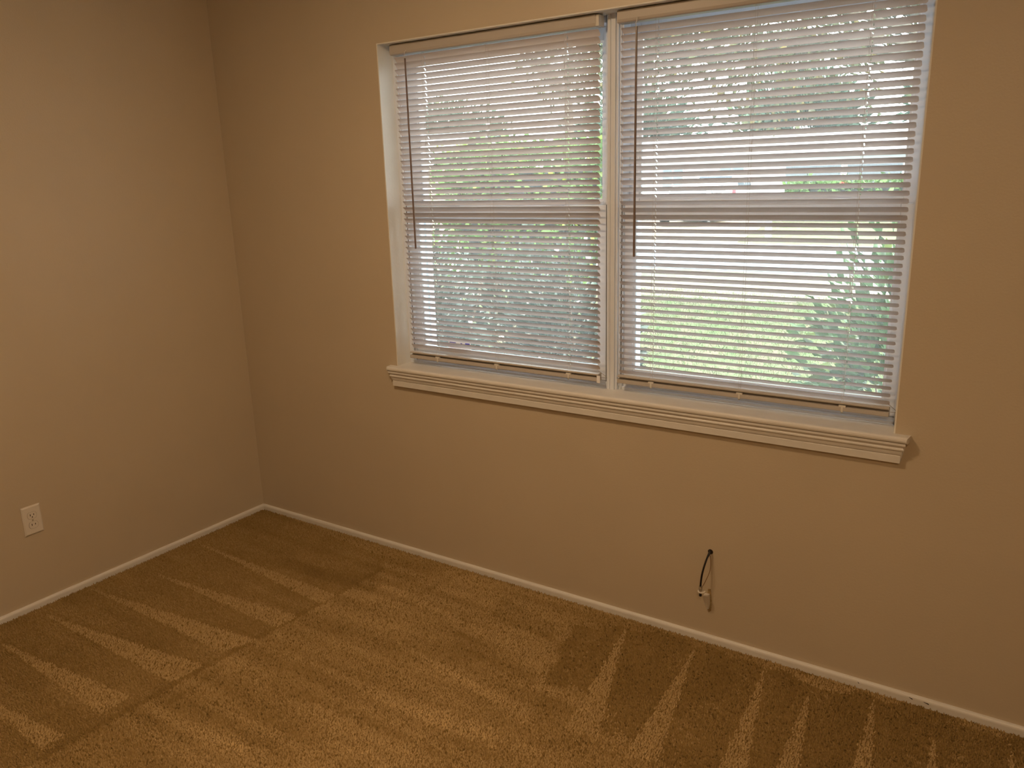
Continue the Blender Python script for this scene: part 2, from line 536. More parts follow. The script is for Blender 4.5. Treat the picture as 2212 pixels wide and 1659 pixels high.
def window_unit(name, ux0, ux1, sx0, sx1, label):
    u = empty(name, ((ux0 + ux1) / 2, 0.12, ZB))
    tag(u, label, 'window', kind='structure')
    yb = 0.185
    # outer frame
    fr = MB()
    fr.box((ux0, YF, ZB), (sx0 + 0.002, yb, ZT))
    fr.box((sx1 - 0.002, YF, ZB), (ux1, yb, ZT))
    fr.box((sx0, YF, ZT - 0.026), (sx1, yb, ZT))
    fr.prism_x([(YF, ZB), (YF, ZB + 0.009), (YF + 0.006, ZB + 0.011), (YF + 0.011, ZB + 0.011), (YF + 0.012, ZB + 0.018), (YF + 0.022, ZB + 0.020), (yb, ZB + 0.014), (yb, ZB)], sx0, sx1)
    fr.build('frame', M_vinyl, u)
    # inner stop beads at the sides
    for xa, xb in ((sx0 - 0.010, sx0 - 0.004), (sx1 + 0.004, sx1 + 0.010)):
        box('stop_bead', (xa, YF - 0.005, ZB + 0.012), (xb, YF + 0.002, ZT - 0.027), M_vinyl, u, 0.0015)
    for xa in ((sx0 - 0.0015, sx1 - 0.0005) if name == 'window_1' else (sx0 - 0.0015,)):
        box('gap_strip', (xa, YF - 0.001, ZB + 0.022), (xa + 0.002, YF + 0.012, 1.478), M_gap_strip, u)  # black strip drawn in place of the dark gap beside the sash

    def sash(nm, ya, ybk, za, zb_, top, bot, st):
        s = MB()
        s.box((sx0 + 0.0022, ya, za), (sx0 + st, ybk, zb_)).box((sx1 - st, ya, za), (sx1 - 0.0022, ybk, zb_))
        sob = s.build(nm, M_vinyl, u, 0.0025)
        MB().box((sx0 + st, ya, zb_ - top), (sx1 - st, ybk, zb_)).build('rail', M_vinyl, sob, 0.0025)
        MB().box((sx0 + st, ya, za), (sx1 - st, ybk, za + bot)).build('rail', M_vinyl, sob, 0.0025)
        ym = (ya + ybk) / 2 - 0.002
        g0, g1, h0, h1 = sx0 + st, sx1 - st, za + bot, zb_ - top
        bd = MB()
        for a, b in (((g0, ya + 0.004, h0), (g0 + 0.006, ym, h1)), ((g1 - 0.006, ya + 0.004, h0), (g1, ym, h1)),
                     ((g0 + 0.006, ya + 0.004, h0), (g1 - 0.006, ym, h0 + 0.006)), ((g0 + 0.006, ya + 0.004, h1 - 0.006), (g1 - 0.006, ym, h1))):
            bd.box(a, b)
        bd.build('glazing_bead', M_vinyl, sob)
        MB().box((g0, ym, h0), (g1, ym + 0.003, h1)).build('pane', M_glass, sob)
        return sob

    low = sash('lower_sash', YF + 0.014, YF + 0.044, ZB + 0.021, 1.4755, 0.045, 0.047, 0.037)
    upp = sash('upper_sash', YF + 0.050, YF + 0.080, 1.4475, ZT - 0.027, 0.042, 0.042, 0.037)
    # sash locks on the meeting rail
    for fx in (0.22, 0.74):
        lx_ = sx0 + (sx1 - sx0) * fx
        lk = MB().box((lx_, YF + 0.020, 1.4757), (lx_ + 0.055, YF + 0.040, 1.482))
        lk.prism_z([(lx_ + 0.006, YF + 0.022), (lx_ + 0.050, YF + 0.010), (lx_ + 0.054, YF + 0.016), (lx_ + 0.030, YF + 0.034), (lx_ + 0.008, YF + 0.036)], 1.482, 1.489)
        lk.build('sash_lock', M_vinyl, low)
    # exterior casing seen through the glass
    ex = MB()
    ex.box((sx0 - 0.03, yb, ZB - 0.03), (sx0 + 0.012, yb + 0.03, ZT)).box((sx1 - 0.012, yb, ZB - 0.03), (sx1 + 0.03, yb + 0.03, ZT))
    ex.build('exterior_casing', M_vinyl, u)
    return u, low


w1, low1 = window_unit('window_1', X0 + 0.0002, UC - 0.0005, 0.983, 1.868, 'white vinyl double hung window with a blue printed sticker near the corner')
w2, low2 = window_unit('window_2', UC + 0.0005, X1 + 0.012 - 0.0122, 1.927, 2.8115, 'white vinyl double hung window overlooking lawn, road and parked white cars')
# mullion cover between the two units
mu = MB()
mu.prism_z([(1.8755, YF), (1.8755, YF - 0.010), (1.880, YF - 0.016), (1.889, YF - 0.016), (1.890, YF - 0.013), (1.892, YF - 0.013), (1.893, YF - 0.018),
            (1.908, YF - 0.018), (1.909, YF - 0.012), (1.911, YF - 0.012), (1.9125, YF - 0.015), (1.917, YF - 0.013), (1.917, YF)], ZB, ZT - T)
tag(mu.build('trim_5', M_vinyl), 'grooved white mullion strip between the two window units', 'trim', kind='structure')
# sticker on the bottom rail of the first unit
st = MB().box((1.142, 0.1070, 0.913), (1.254, 0.1078, 0.943)).build('sticker', M_sticker, low1)
for k, (a, b, z0, z1) in enumerate(((1.148, 1.18, 0.934, 0.937), (1.148, 1.19, 0.928, 0.931), (1.148, 1.178, 0.921, 0.924), (1.148, 1.170, 0.916, 0.918),
                                    (1.204, 1.212, 0.918, 0.936), (1.216, 1.224, 0.918, 0.927), (1.227, 1.250, 0.927, 0.938), (1.230, 1.247, 0.917, 0.923))):
    MB().box((a, 0.1066, z0), (b, 0.1071, z1)).build('printed_mark', M_blue, low1)

# ================================================================== BLINDS
SLAT_W = 0.0255
PITCH_S = 0.02195
YC = 0.050


def slat_mesh(length, holes):
    """crowned slat, centred on its own middle line, with routed holes and clipped corners; x from 0"""
    xs = [0.0, 0.0025, 0.0055]
    for h in holes:
        xs += [h - 0.0019, h + 0.0019]
    xs += [length - 0.0055, length - 0.0025, length]
    hs = set(round(h - 0.0019, 5) for h in holes)
    ts = [-0.5, -0.30, -0.12, 0.12, 0.30, 0.5]
    verts, faces = [], []
    for x in xs:
        e = min(x, length - x)
        k = 1.0 if e > 0.005 else (0.90 if e > 0.002 else 0.66)
        for t in ts:
            verts.append((x, t * SLAT_W * k, -0.0022 * (1 - (2 * t * k) ** 2) * -1))
    n = len(ts)
    for i in range(len(xs) - 1):
        for j in range(n - 1):
            if round(xs[i], 5) in hs and j in (2, 3):
                continue
            faces.append((i * n + j, i * n + j + 1, (i + 1) * n + j + 1, (i + 1) * n + j))
    me = bpy.data.meshes.new('slat')
    me.from_pydata(verts, [], faces)
    me.materials.append(M_slat)
    for p in me.polygons:
        p.use_smooth = True
    return me


def make_blind(label, bx0, bx1, ladders, z_first, n, tilt, z_bot, wand_x, wand_len, end_tag):
    L = bx1 - bx0
    root = empty('window_blind', ((bx0 + bx1) / 2, YC, z_bot))
    tag(root, label, 'window blind', 'mini blinds in the window')
    o = WL[root.name]
    # headrail: folded channel with rolled lower lip and end caps
    hz0, hz1 = 2.0305, 2.0665
    hx0, hx1 = bx0 - 0.006, bx1 - 0.004
    prof = [(0.030, hz1), (0.0285, hz1 - 0.003), (0.0285, hz0 + 0.010), (0.0305, hz0 + 0.003), (0.034, hz0), (0.066, hz0), (0.069, hz0 + 0.004), (0.069, hz1), (0.066, hz1), (0.066, hz0 + 0.003), (0.034, hz0 + 0.003), (0.0315, hz0 + 0.010), (0.0315, hz1 - 0.001)]
    hd = MB().prism_x(prof, hx0, hx1).build('headrail', M_rail, root)
    for xa, xb in ((hx0 - 0.0012, hx0), (hx1, hx1 + 0.012)):
        MB().box((xa, 0.0295, hz0 + 0.001), (xb, 0.068, hz1 - 0.001)).build('end_cap', M_clear, hd, 0.002)
    # slats
    me = slat_mesh(L, [ladders[0] - bx0, ladders[2] - bx0])
    proto = bpy.data.objects.new('slat', me)
    for k in range(n):
        s = proto if k == 0 else proto.copy()
        COL.objects.link(s)
        s.parent = root
        z = z_first - PITCH_S * k
        s.location = (bx0 - o.x + random.uniform(-0.0006, 0.0006), 0, z - o.z + random.uniform(-0.0004, 0.0004))
        s.rotation_euler = (-math.radians(tilt(k, n) + random.uniform(-1.0, 1.0)), math.radians(random.uniform(-0.03, 0.03)), 0)
    # bottom rail
    rz = z_bot
    prof = [(YC - 0.0125, rz), (YC - 0.0135, rz + 0.002), (YC - 0.0135, rz + 0.0125), (YC - 0.0120, rz + 0.0132), (YC + 0.0040, rz + 0.0134), (YC + 0.0040, rz + 0.0212),
            (YC - 0.0128, rz + 0.0216), (YC - 0.0130, rz + 0.0250), (YC - 0.0110, rz + 0.0268), (YC, rz + 0.0278), (YC + 0.0125, rz + 0.0255), (YC + 0.0135, rz + 0.002), (YC + 0.0125, rz)]
    br = MB().prism_x(prof, bx0 - 0.003, bx1 + 0.001).build('bottom_rail', M_rail, root)
    for l in ladders:
        b = MB()
        b.box((l - 0.010, YC - 0.0142, rz + 0.0125), (l + 0.010, YC - 0.0062, rz + 0.0185))
        b.box((l - 0.003, YC - 0.0145, rz - 0.001), (l + 0.003, YC - 0.0134, rz + 0.0140))
        b.tube([(l - 0.0005, YC - 0.012, rz - 0.006), (l, YC - 0.012, rz - 0.001)], [0.001, 0.0045], 8)
        b.build('rail_button', M_clear, br, 0.0008)
    # ladder strings and lift cords
    for l in ladders:
        c = MB()
        zt = hz0
        c.tube([(l - 0.0035, YC - 0.0118, zt), (l - 0.0035, YC - 0.0118, rz + 0.022)], 0.00045, 5)
        c.tube([(l - 0.0035, YC + 0.0118, zt), (l - 0.0035, YC + 0.0118, rz + 0.022)], 0.00045, 5)
        c.build('ladder_string', M_cord, root)
        MB().tube([(l, YC, zt), (l, YC, rz + 0.020)], 0.0006, 5).build('lift_cord', M_cord, root)
    # tilt wand
    wz = hz0 - 0.004
    wnd = MB().tube([(wand_x, 0.0225, wz - 0.014), (wand_x - 0.0005, 0.0225, wz - wand_len), (wand_x - 0.0005, 0.0225, wz - wand_len - 0.002)], [0.0034, 0.0040, 0.0030], 6).build('tilt_wand', M_wand, root)
    hk = MB()
    hk.tube([(wand_x + 0.002, 0.029, wz + 0.014), (wand_x + 0.0025, 0.021, wz + 0.010), (wand_x + 0.001, 0.0205, wz), (wand_x - 0.0025, 0.021, wz - 0.005), (wand_x - 0.002, 0.0235, wz - 0.010), (wand_x + 0.001, 0.0225, wz - 0.014)], 0.0012, 6)
    hk.build('wand_hook', M_clear, wnd)
    # wire hold-down loop at the right end of the bottom rail
    hw = MB()
    e = bx1
    hw.tube([(e - 0.004, YC, rz + 0.036), (e + 0.014, YC + 0.016, rz + 0.016), (e + 0.022, YC + 0.026, rz + 0.006), (e + 0.016, YC + 0.012, rz + 0.010), (e + 0.001, YC, rz + 0.012)], 0.0006, 5)
    hw.build('hold_down_wire', M_copper, root)
    if end_tag:
        MB().box((e - 0.003, YC - 0.0165, rz - 0.004), (e + 0.010, YC - 0.0142, rz + 0.022)).build('end_tag', M_sticker, br, 0.001)
    return root


def tilt_left(k, n):
    return 43 + (7 if k >= n - 5 else 0) + (6 if k < 2 else 0) + 1.5 * math.sin(k * 1.7)


def tilt_right(k, n):
    return 36 + (3 if k >= n - 3 else 0) + 1.0 * math.sin(k * 1.3)


make_blind('nearly closed ivory mini blind left of the mullion, with white end tag', 0.998, 1.859, (1.138, 1.425, 1.740), 2.0150, 51, tilt_left, 0.8690, 1.0700, 0.708, True)
make_blind('ivory mini blind right of the mullion, tilted open to lawn and road', 1.937, 2.799, (2.060, 2.363, 2.673), 2.0095, 51, tilt_right, 0.8735, 2.0000, 0.712, False)

# ================================================================== OUTLET
OY, OZ = -1.0661, 0.3568
ou = empty('electrical_outlet', (0.0, OY, OZ))
tag(ou, 'white duplex electrical outlet on the plain beige wall', 'outlet')
pm = MB()
W2, H2, TH = 0.035, 0.0572, 0.006
pm.add([(0, OY - W2, OZ - H2), (0, OY + W2, OZ - H2), (0, OY + W2, OZ + H2), (0, OY - W2, OZ + H2),
        (TH * 0.45, OY - W2, OZ - H2), (TH * 0.45, OY + W2, OZ - H2), (TH * 0.45, OY + W2, OZ + H2), (TH * 0.45, OY - W2, OZ + H2),
        (TH, OY - W2 + 0.005, OZ - H2 + 0.005), (TH, OY + W2 - 0.005, OZ - H2 + 0.005), (TH, OY + W2 - 0.005, OZ + H2 - 0.005), (TH, OY - W2 + 0.005, OZ + H2 - 0.005)],
       [(0, 1, 2, 3), (0, 4, 5, 1), (1, 5, 6, 2), (2, 6, 7, 3), (3, 7, 4, 0), (4, 8, 9, 5), (5, 9, 10, 6), (6, 10, 11, 7), (7, 11, 8, 4), (8, 11, 10, 9)])
pm.build('cover_plate', M_plate, ou)
for s, full in ((1, True), (-1, False)):
    zc = OZ + s * 0.0195
    ring = []
    face = []
    for k in range(24):
        a = 2 * math.pi * k / 24
        y = 0.0172 * math.cos(a)
        z = max(-0.0135, min(0.0135, 0.0172 * math.sin(a)))
        ring.append((OY + y * 1.035, zc + z * 1.04))
        face.append((OY + y, zc + z))
    g = MB().add([(TH + 0.0002, y, z) for y, z in ring] + [(TH + 0.0002, y, z) for y, z in face], [(i, (i + 1) % 24, 24 + (i + 1) % 24, 24 + i) for i in range(24)])
    rc = MB().add([(TH - 0.001, y, z) for y, z in face] + [(TH + 0.0012, OY + (y - OY) * 0.96, zc + (z - zc) * 0.96) for y, z in face],
                  [(i, (i + 1) % 24, 24 + (i + 1) % 24, 24 + i) for i in range(24)] + [tuple(range(24, 48))]).build('receptacle', M_plate, ou)
    g.build('gap_ring', M_gap, rc)
    for dy, hh in ((-0.0063, 0.0040), (0.0063, 0.0034)):
        MB().box((TH + 0.0008, OY + dy - 0.0012, zc + 0.0025 - hh), (TH + 0.0015, OY + dy + 0.0012, zc + 0.0025 + hh)).build('slot', M_slot, rc)
    if full:
        MB().tube([(TH + 0.0008, OY, zc - 0.0065), (TH + 0.0015, OY, zc - 0.0065)], 0.0022, 10).build('slot', M_slot, rc)
MB().tube([(TH - 0.001, OY, OZ), (TH + 0.0012, OY, OZ)], 0.0028, 12).build('screw', M_metal, ou)

# ================================================================== CABLE STUB ON THE WALL
cb = empty('coaxial_cable', (2.302, 0.0, 0.20))
tag(cb, 'short black cable stub hanging out of the beige wall below the window', 'cable')
MB().tube([(2.302, 0.002, 0.3385), (2.302, -0.0012, 0.3385)], [0.0105, 0.0085], 12).build('wall_hole', M_slot, cb)
path = []
for k in range(19):
    t = k / 18
    x = 2.302 - 0.0135 * math.sin(t * math.pi / 2) - 0.002 * t
    y = -0.004 - 0.034 * math.sin(min(1, t * 1.6) * math.pi / 2) - 0.004 * t
    z = 0.340 + 0.003 * math.sin(t * 9) * (1 - t) - 0.118 * (t ** 1.05)
    path.append((x, y, z))
path = [(2.2995, 0.003, 0.339), (2.301, -0.004, 0.343), (2.304, -0.011, 0.342)] + [p for p in path[3:]]
MB().tube(path, [0.0042, 0.0042, 0.0044] + [0.0032] * (len(path) - 3), 10).build('cable_jacket', M_black, cb, smooth=True)
ce = Vector(path[-1])
cn = MB()
cn.tube([ce + Vector((0, 0, 0.004)), ce + Vector((0, 0, -0.003)), ce + Vector((0.0005, 0, -0.004)), ce + Vector((0.0005, 0, -0.014))], [0.0050, 0.0050, 0.0058, 0.0062], 6)
cn.build('connector', M_metal, cb)
fl_ = MB()
fl_.tube([ce + Vector((0.003, 0.004, -0.0150)), ce + Vector((0.003, 0.004, -0.0185))], [0.0128, 0.0132], 20)
fl_.build('flange', M_plate, cb, 0.0008)
MB().tube([ce + Vector((0.0005, 0, -0.0185)), ce + Vector((0.0007, 0, -0.0315)), ce + Vector((0.0007, 0, -0.0330))], [0.0046, 0.0046, 0.0036], 10).build('cable_end', M_black, cb)
gw = []
for k in range(15):
    t = k / 14
    gw.append((2.3035 + 0.0085 * math.sin(t * math.pi) ** 0.8 - 0.013 * t ** 2, -0.006 - 0.032 * t, 0.328 - 0.106 * t - 0.004 * math.sin(t * math.pi * 2)))
gw.append(tuple(ce + Vector((0.004, 0.001, -0.012))))
MB().tube(gw, 0.0011, 6).build('ground_wire', M_copper, cb, smooth=True)

br_ = empty('wall_bracket', (2.300, 0.0, 0.15))
tag(br_, 'small torn white bracket stuck to the wall under the cable stub', 'bracket')
MB().add([(2.2980, -0.0005, 0.200), (2.3080, -0.0005, 0.202), (2.3135, -0.0005, 0.160), (2.3125, -0.0005, 0.120), (2.303, -0.0005, 0.111), (2.296, -0.0005, 0.150),
          (2.2990, -0.002, 0.198), (2.3070, -0.002, 0.200), (2.3115, -0.002, 0.160), (2.3105, -0.002, 0.122), (2.303, -0.002, 0.114), (2.2975, -0.002, 0.150)],
         [(0, 5, 4, 3, 2, 1), (6, 7, 8, 9, 10, 11)] + [(i, (i + 1) % 6, 6 + (i + 1) % 6, 6 + i) for i in range(6)]).build('plaster_scar', M_scar, br_)
MB().add([(2.2875, -0.0020, 0.182), (2.3070, -0.0020, 0.184), (2.3085, -0.0020, 0.145), (2.3055, -0.0020, 0.126), (2.2975, -0.0020, 0.121), (2.2935, -0.0020, 0.152),
          (2.2870, -0.0180, 0.178), (2.3050, -0.0180, 0.180), (2.3072, -0.0120, 0.145), (2.3050, -0.0070, 0.127), (2.2978, -0.0060, 0.123), (2.2930, -0.0120, 0.152)],
         [(0, 5, 4, 3, 2, 1), (6, 7, 8, 9, 10, 11)] + [(i, (i + 1) % 6, 6 + (i + 1) % 6, 6 + i) for i in range(6)]).build('tab', M_plate, br_, 0.001)

# ================================================================== CEILING LAMP (above the view; the rear one is an added fill)


def ceiling_light(pos, depth, lens, label):
    cl = empty('ceiling_light', pos)
    tag(cl, label, 'ceiling light', 'ceiling lights of the room')
    lx0, ly0, lz0 = pos
    MB().tube([(lx0, ly0, lz0), (lx0, ly0, lz0 - 0.022), (lx0, ly0, lz0 - 0.026)], [0.155, 0.155, 0.148], 32).build('base_pan', M_lbase, cl)
    dome_v, dome_f = [], []
    for i in range(7):
        a = math.pi / 2 * i / 6
        r_ = 0.14 * math.cos(a)
        for k in range(24):
            dome_v.append((lx0 + r_ * math.cos(2 * math.pi * k / 24), ly0 + r_ * math.sin(2 * math.pi * k / 24), lz0 - 0.027 - depth * math.sin(a)))
    for i in range(6):
        for k in range(24):
            dome_f.append((i * 24 + k, (i + 1) * 24 + k, (i + 1) * 24 + (k + 1) % 24, i * 24 + (k + 1) % 24))
    MB().add(dome_v, dome_f).build('glass_dome', lens, cl, smooth=True)
    MB().tube([(lx0, ly0, lz0 - 0.026 - depth), (lx0, ly0, lz0 - 0.038 - depth)], [0.008, 0.005], 10).build('finial', M_lbase, cl)
    return cl


ceiling_light(LAMP_POS, 0.042, M_lens, 'round glass dome ceiling light nearer the window wall')
ceiling_light(FILL_LAMP_POS, 0.014, M_fill_lens, 'added fill light at the rear of the room, shaped as a shallow ceiling light')

# ================================================================== OUTDOORS
ZG = -0.35           # ground level outside
M_lawn = material('lawn_grass', (0.060, 0.095, 0.034), rough=0.95, spec=0.1, color2=(0.110, 0.092, 0.062), vscale=3.0, detail=9, bump=0.8, bscale=60)
M_blade = material('grass_blade', (0.070, 0.112, 0.038), rough=0.8, spec=0.15, attr='tint', translucent=0.3)
M_litter = material('dry_leaf_litter', (0.165, 0.14, 0.118), rough=0.95, color2=(0.095, 0.095, 0.055), vscale=5, detail=9, bump=0.8, bscale=40)
M_road = material('pale_road', (0.165, 0.178, 0.205), rough=0.9, var=0.12, vscale=1.2, bump=0.4, bscale=60)
M_drive = material('sandy_driveway', (0.21, 0.17, 0.125), rough=0.95, var=0.18, vscale=1.5, bump=0.4, bscale=40)
M_dirt = material('mulch', (0.13, 0.10, 0.075), rough=1.0, var=0.4, vscale=12, bump=0.8, bscale=60)
M_leafd = material('dark_shrub_leaf', (0.035, 0.055, 0.04), rough=0.30, spec=0.55, attr='tint', translucent=0.15)
M_leafm = material('green_shrub_leaf', (0.05, 0.10, 0.035), rough=0.35, spec=0.5, attr='tint', translucent=0.25)
M_leafh = material('bright_hedge_leaf', (0.10, 0.19, 0.045), rough=0.5, spec=0.3, attr='tint', translucent=0.3)
M_leaft = material('olive_tree_leaf', (0.07, 0.075, 0.03), rough=0.5, spec=0.35, attr='tint', translucent=0.3)
M_leaff = material('far_tree_leaf', (0.06, 0.10, 0.07), rough=0.7, spec=0.2, attr='tint', translucent=0.2)
M_bark = material('grey_bark', (0.16, 0.13, 0.10), rough=0.9, var=0.4, vscale=25, bump=0.8, bscale=50)
M_siding = material('white_siding', (0.55, 0.57, 0.59), rough=0.7, var=0.05, vscale=2)
M_tansiding = material('tan_siding', (0.30, 0.25, 0.19), rough=0.7, var=0.06, vscale=2)
M_roof = material('pale_grey_roof', (0.30, 0.31, 0.32), rough=0.8, var=0.1, vscale=5, bump=0.3, bscale=30)
M_pane = material('house_window_pane', (0.10, 0.13, 0.17), rough=0.1, spec=0.6)
M_garage = material('grey_garage_door', (0.14, 0.155, 0.17), rough=0.6, var=0.06, vscale=3)
M_carpaint = material('white_car_paint', (0.82, 0.83, 0.85), rough=0.25, spec=0.5, coat=0.6)
M_carglass = material('dark_car_glass', (0.03, 0.04, 0.055), rough=0.08, spec=0.6)
M_tyre = material('tyre_rubber', (0.02, 0.02, 0.022), rough=0.8)
M_hub = material('grey_wheel_hub', (0.5, 0.5, 0.52), rough=0.35, metal=0.7)
M_red = material('red_tail_light', (0.55, 0.02, 0.03), rough=0.25, spec=0.5)
M_bumper = material('dark_bumper_plastic', (0.06, 0.065, 0.08), rough=0.6)
M_post = material('grey_post', (0.40, 0.41, 0.46), rough=0.7, var=0.1, vscale=20)
M_flower = material('red_blossom', (0.75, 0.10, 0.10), rough=0.6, translucent=0.3)
M_pale = material('white_leaf_glint', (0.82, 0.80, 0.80), rough=0.6, translucent=0.3)  # stands in for white highlights on the shrub leaves


def ground(name, pts, z0, z1, mat, label, cat):
    return tag(MB().prism_z(pts, z0, z1).build(name, mat), label, cat, kind='structure')


ground('lawn', [(-70, 0.21), (40, 0.21), (40, 120), (-70, 120)], ZG - 0.3, ZG, M_lawn, 'patchy green lawn outside the window', 'lawn')
ground('leaf_litter_strip', [(-60, 9.3), (-0.6, 9.6), (3.5, 10.6), (30, 11.5), (30, 13.3), (-60, 13.3)], ZG, ZG + 0.012, M_litter, 'strip of dry fallen leaves between lawn and road', 'ground')
ground('road', [(-70, 13.3), (40, 13.3), (40, 19.2), (-70, 19.2)], ZG, ZG + 0.02, M_road, 'pale grey road running past beyond the lawn', 'road')
ground('driveway', [(-30, 19.2), (-3.9, 19.2), (-7.5, 38.5), (-30, 38.5)], ZG, ZG + 0.016, M_drive, 'sandy driveway apron with the parked white cars', 'driveway')
ground('planting_bed', [(-6, 0.22), (4.5, 0.22), (4.5, 2.0), (2.2, 2.1), (1.6, 1.9), (-6, 2.0)], ZG, ZG + 0.03, M_dirt, 'dark mulch bed along the house under the shrubs', 'planting bed')

# ---- grass blades on the part of the lawn that shows through the blinds
ng = 26000
t_ = RNG.random(ng) ** 0.7
gy_ = 1.9 + t_ * 8.5
gx_ = (3.1149 - 0.50 * (gy_ + 2.39)) + RNG.random(ng) * (0.42 * (gy_ + 2.39) + 0.8)
gh = RNG.uniform(0.02, 0.06, ng)
ga = RNG.uniform(0, 2 * np.pi, ng)
gw_ = RNG.uniform(0.003, 0.006, ng)
GV = np.zeros((ng, 3, 3))
GV[:, 0] = np.stack([gx_ - gw_ * np.cos(ga), gy_ - gw_ * np.sin(ga), np.full(ng, ZG)], 1)
GV[:, 1] = np.stack([gx_ + gw_ * np.cos(ga), gy_ + gw_ * np.sin(ga), np.full(ng, ZG)], 1)
GV[:, 2] = np.stack([gx_ + RNG.normal(0, 0.03, ng), gy_ + RNG.normal(0, 0.03, ng), ZG + gh], 1)
gt = RNG.uniform(0.6, 1.3, ng)[:, None] * np.where(RNG.random(ng)[:, None] < 0.40, np.array([[2.0, 1.2, 1.8]]), np.array([[1.0, 1.0, 1.0]]))
grass = raw_mesh('grass', GV.reshape(-1, 3), np.arange(ng * 3).reshape(-1, 3), M_blade, None, ('tint', np.repeat(gt, 3, 0)))
tag(grass, 'blades of green and dry grass standing on the lawn', 'grass', kind='stuff')


def leaves(name, pts, size, mat, parent, elong=1.7, seed=1, tint=(0.55, 1.35), droop=0.0, warm=0.0):
    """cloud of folded leaf shapes (4 triangles each) at the given points"""
    r = np.random.default_rng(seed)
    n = len(pts)
    d = r.normal(0, 1, (n, 3))
    d[:, 2] -= droop
    d /= np.linalg.norm(d, axis=1)[:, None]
    q = r.normal(0, 1, (n, 3))
    s = np.cross(d, q)
    s /= np.linalg.norm(s, axis=1)[:, None] + 1e-9
    nn = np.cross(d, s)
    L = (size * r.uniform(0.6, 1.3, n))[:, None]
    w = L / elong * 0.5
    P = np.asarray(pts)
    v = np.zeros((n, 6, 3))
    v[:, 0] = P
    v[:, 1] = P + d * L * 0.45 + s * w + nn * L * 0.10
    v[:, 2] = P + d * L * 0.50
    v[:, 3] = P + d * L * 0.45 - s * w + nn * L * 0.10
    v[:, 4] = P + d * L - nn * L * 0.08
    v[:, 5] = P + d * L * 0.50
    f = (np.arange(n) * 6)[:, None, None] + np.array([[0, 1, 2], [0, 2, 3], [2, 1, 4], [2, 4, 3]])[None]
    tt = r.uniform(tint[0], tint[1], n)[:, None] * np.ones((1, 3))
    if warm:
        k = r.random(n) < warm
        tt[k] *= np.array([1.8, 1.25, 0.8])
    ob = raw_mesh(name, v.reshape(-1, 3), f.reshape(-1, 3), mat, parent, ('tint', np.repeat(tt, 6, 0)))
    ob['kind'] = 'stuff'
    return ob


def blob_points(n, c, rad, seed, shell=0.55, zmin=None):
    r = np.random.default_rng(seed)
    d = r.normal(0, 1, (n, 3))
    d /= np.linalg.norm(d, axis=1)[:, None]
    k = (shell + (1 - shell) * r.random(n))[:, None]
    lump = 1 + 0.18 * np.sin(d[:, :1] * 7 + 1.3) * np.cos(d[:, 1:2] * 6 + d[:, 2:3] * 5)
    p = np.array(c) + d * k * np.array(rad) * lump
    if zmin is not None:
        p[:, 2] = np.maximum(p[:, 2], zmin + 0.02 + 0.1 * r.random(n))
    return p


def box_points(n, a, b, seed, rough=0.08):
    r = np.random.default_rng(seed)
    a, b = np.array(a), np.array(b)
    p = a + (b - a) * r.random((n, 3))
    ax = r.integers(0, 3, n)
    side = r.random(n)
    for k in range(3):
        m = (ax == k) & (side < 0.75)
        p[m, k] = np.where(r.random(m.sum()) < 0.5, a[k], b[k])
    return p + r.normal(0, rough, (n, 3))


def stems(name, base_pt, tips, r0, mat, parent, seed=1):
    r = random.Random(seed)
    m = MB()
    for t in tips:
        b = Vector(base_pt) + Vector((r.uniform(-r0, r0) * 3, r.uniform(-r0, r0) * 3, 0))
        t = Vector(t)
        mid = b.lerp(t, 0.5) + Vector((r.uniform(-0.1, 0.1), r.uniform(-0.1, 0.1), 0.05)) * (t - b).length * 0.4
        m.tube([b, b.lerp(mid, 0.5), mid, mid.lerp(t, 0.5), t], [r0, r0 * 0.8, r0 * 0.6, r0 * 0.4, r0 * 0.15], 6)
    return m.build(name, mat, parent)


def shrub(name, label, c, rad, n, size, mat, seed, cat='shrub', specks=0, group=None, warm=0.0, elong=1.7, tint=(0.5, 1.4)):
    root = empty(name, (c[0], c[1], ZG))
    tag(root, label, cat, group)
    zm = ZG
    leaves('foliage', blob_points(n, c, rad, seed, 0.35, zm), size, mat, root, elong, seed, tint=tint, warm=warm)
    r = random.Random(seed)
    tips = [(c[0] + r.uniform(-.75, .75) * rad[0], c[1] + r.uniform(-.75, .75) * rad[1], c[2] + r.uniform(0.0, .75) * rad[2]) for _ in range(14)]
    stems('stem', (c[0], c[1], ZG), tips, 0.016, M_bark, root, seed)
    if specks:
        rr_ = np.random.default_rng(seed + 5)
        p = blob_points(specks, c, [k * 1.0 for k in rad], seed + 9, 0.85, zm)
        ob = leaves('specks', p, 0.035, M_pale, root, 1.1, seed + 3, tint=(0.9, 1.1))  # white flakes painted in as bright glints on the foliage
    return root


# two dense shrubs stand right outside under the left unit, one outside the right unit
shrub('shrub', 'dense dark shrub with white flecks close outside the left window', (0.0, 1.25, 0.50), (0.48, 0.62, 0.80), 4600, 0.060, M_leafd, 21, specks=170)
shrub('shrub', 'dark leafy shrub reaching just past the mullion outside', (1.06, 1.25, 0.50), (0.36, 0.60, 0.80), 3800, 0.060, M_leafd, 22, specks=130)
shrub('shrub', 'broad dark shrub standing furthest toward the outlet wall side outdoors', (-1.32, 1.35, 0.52), (0.55, 0.6, 0.80), 3600, 0.060, M_leafd, 23, specks=60)
shrub('shrub', 'glossy green shrub with large leaves outside the right window edge', (2.66, 1.35, 0.50), (0.42, 0.55, 0.90), 4600, 0.064, M_leafm, 24, specks=40, elong=1.9, tint=(0.4, 1.5), warm=0.10)
shrub('shrub', 'rounded dark shrub filling the gap behind the two window shrubs', (-0.45, 2.85, 0.30), (0.75, 0.55, 0.72), 3600, 0.075, M_leafd, 26, specks=60)

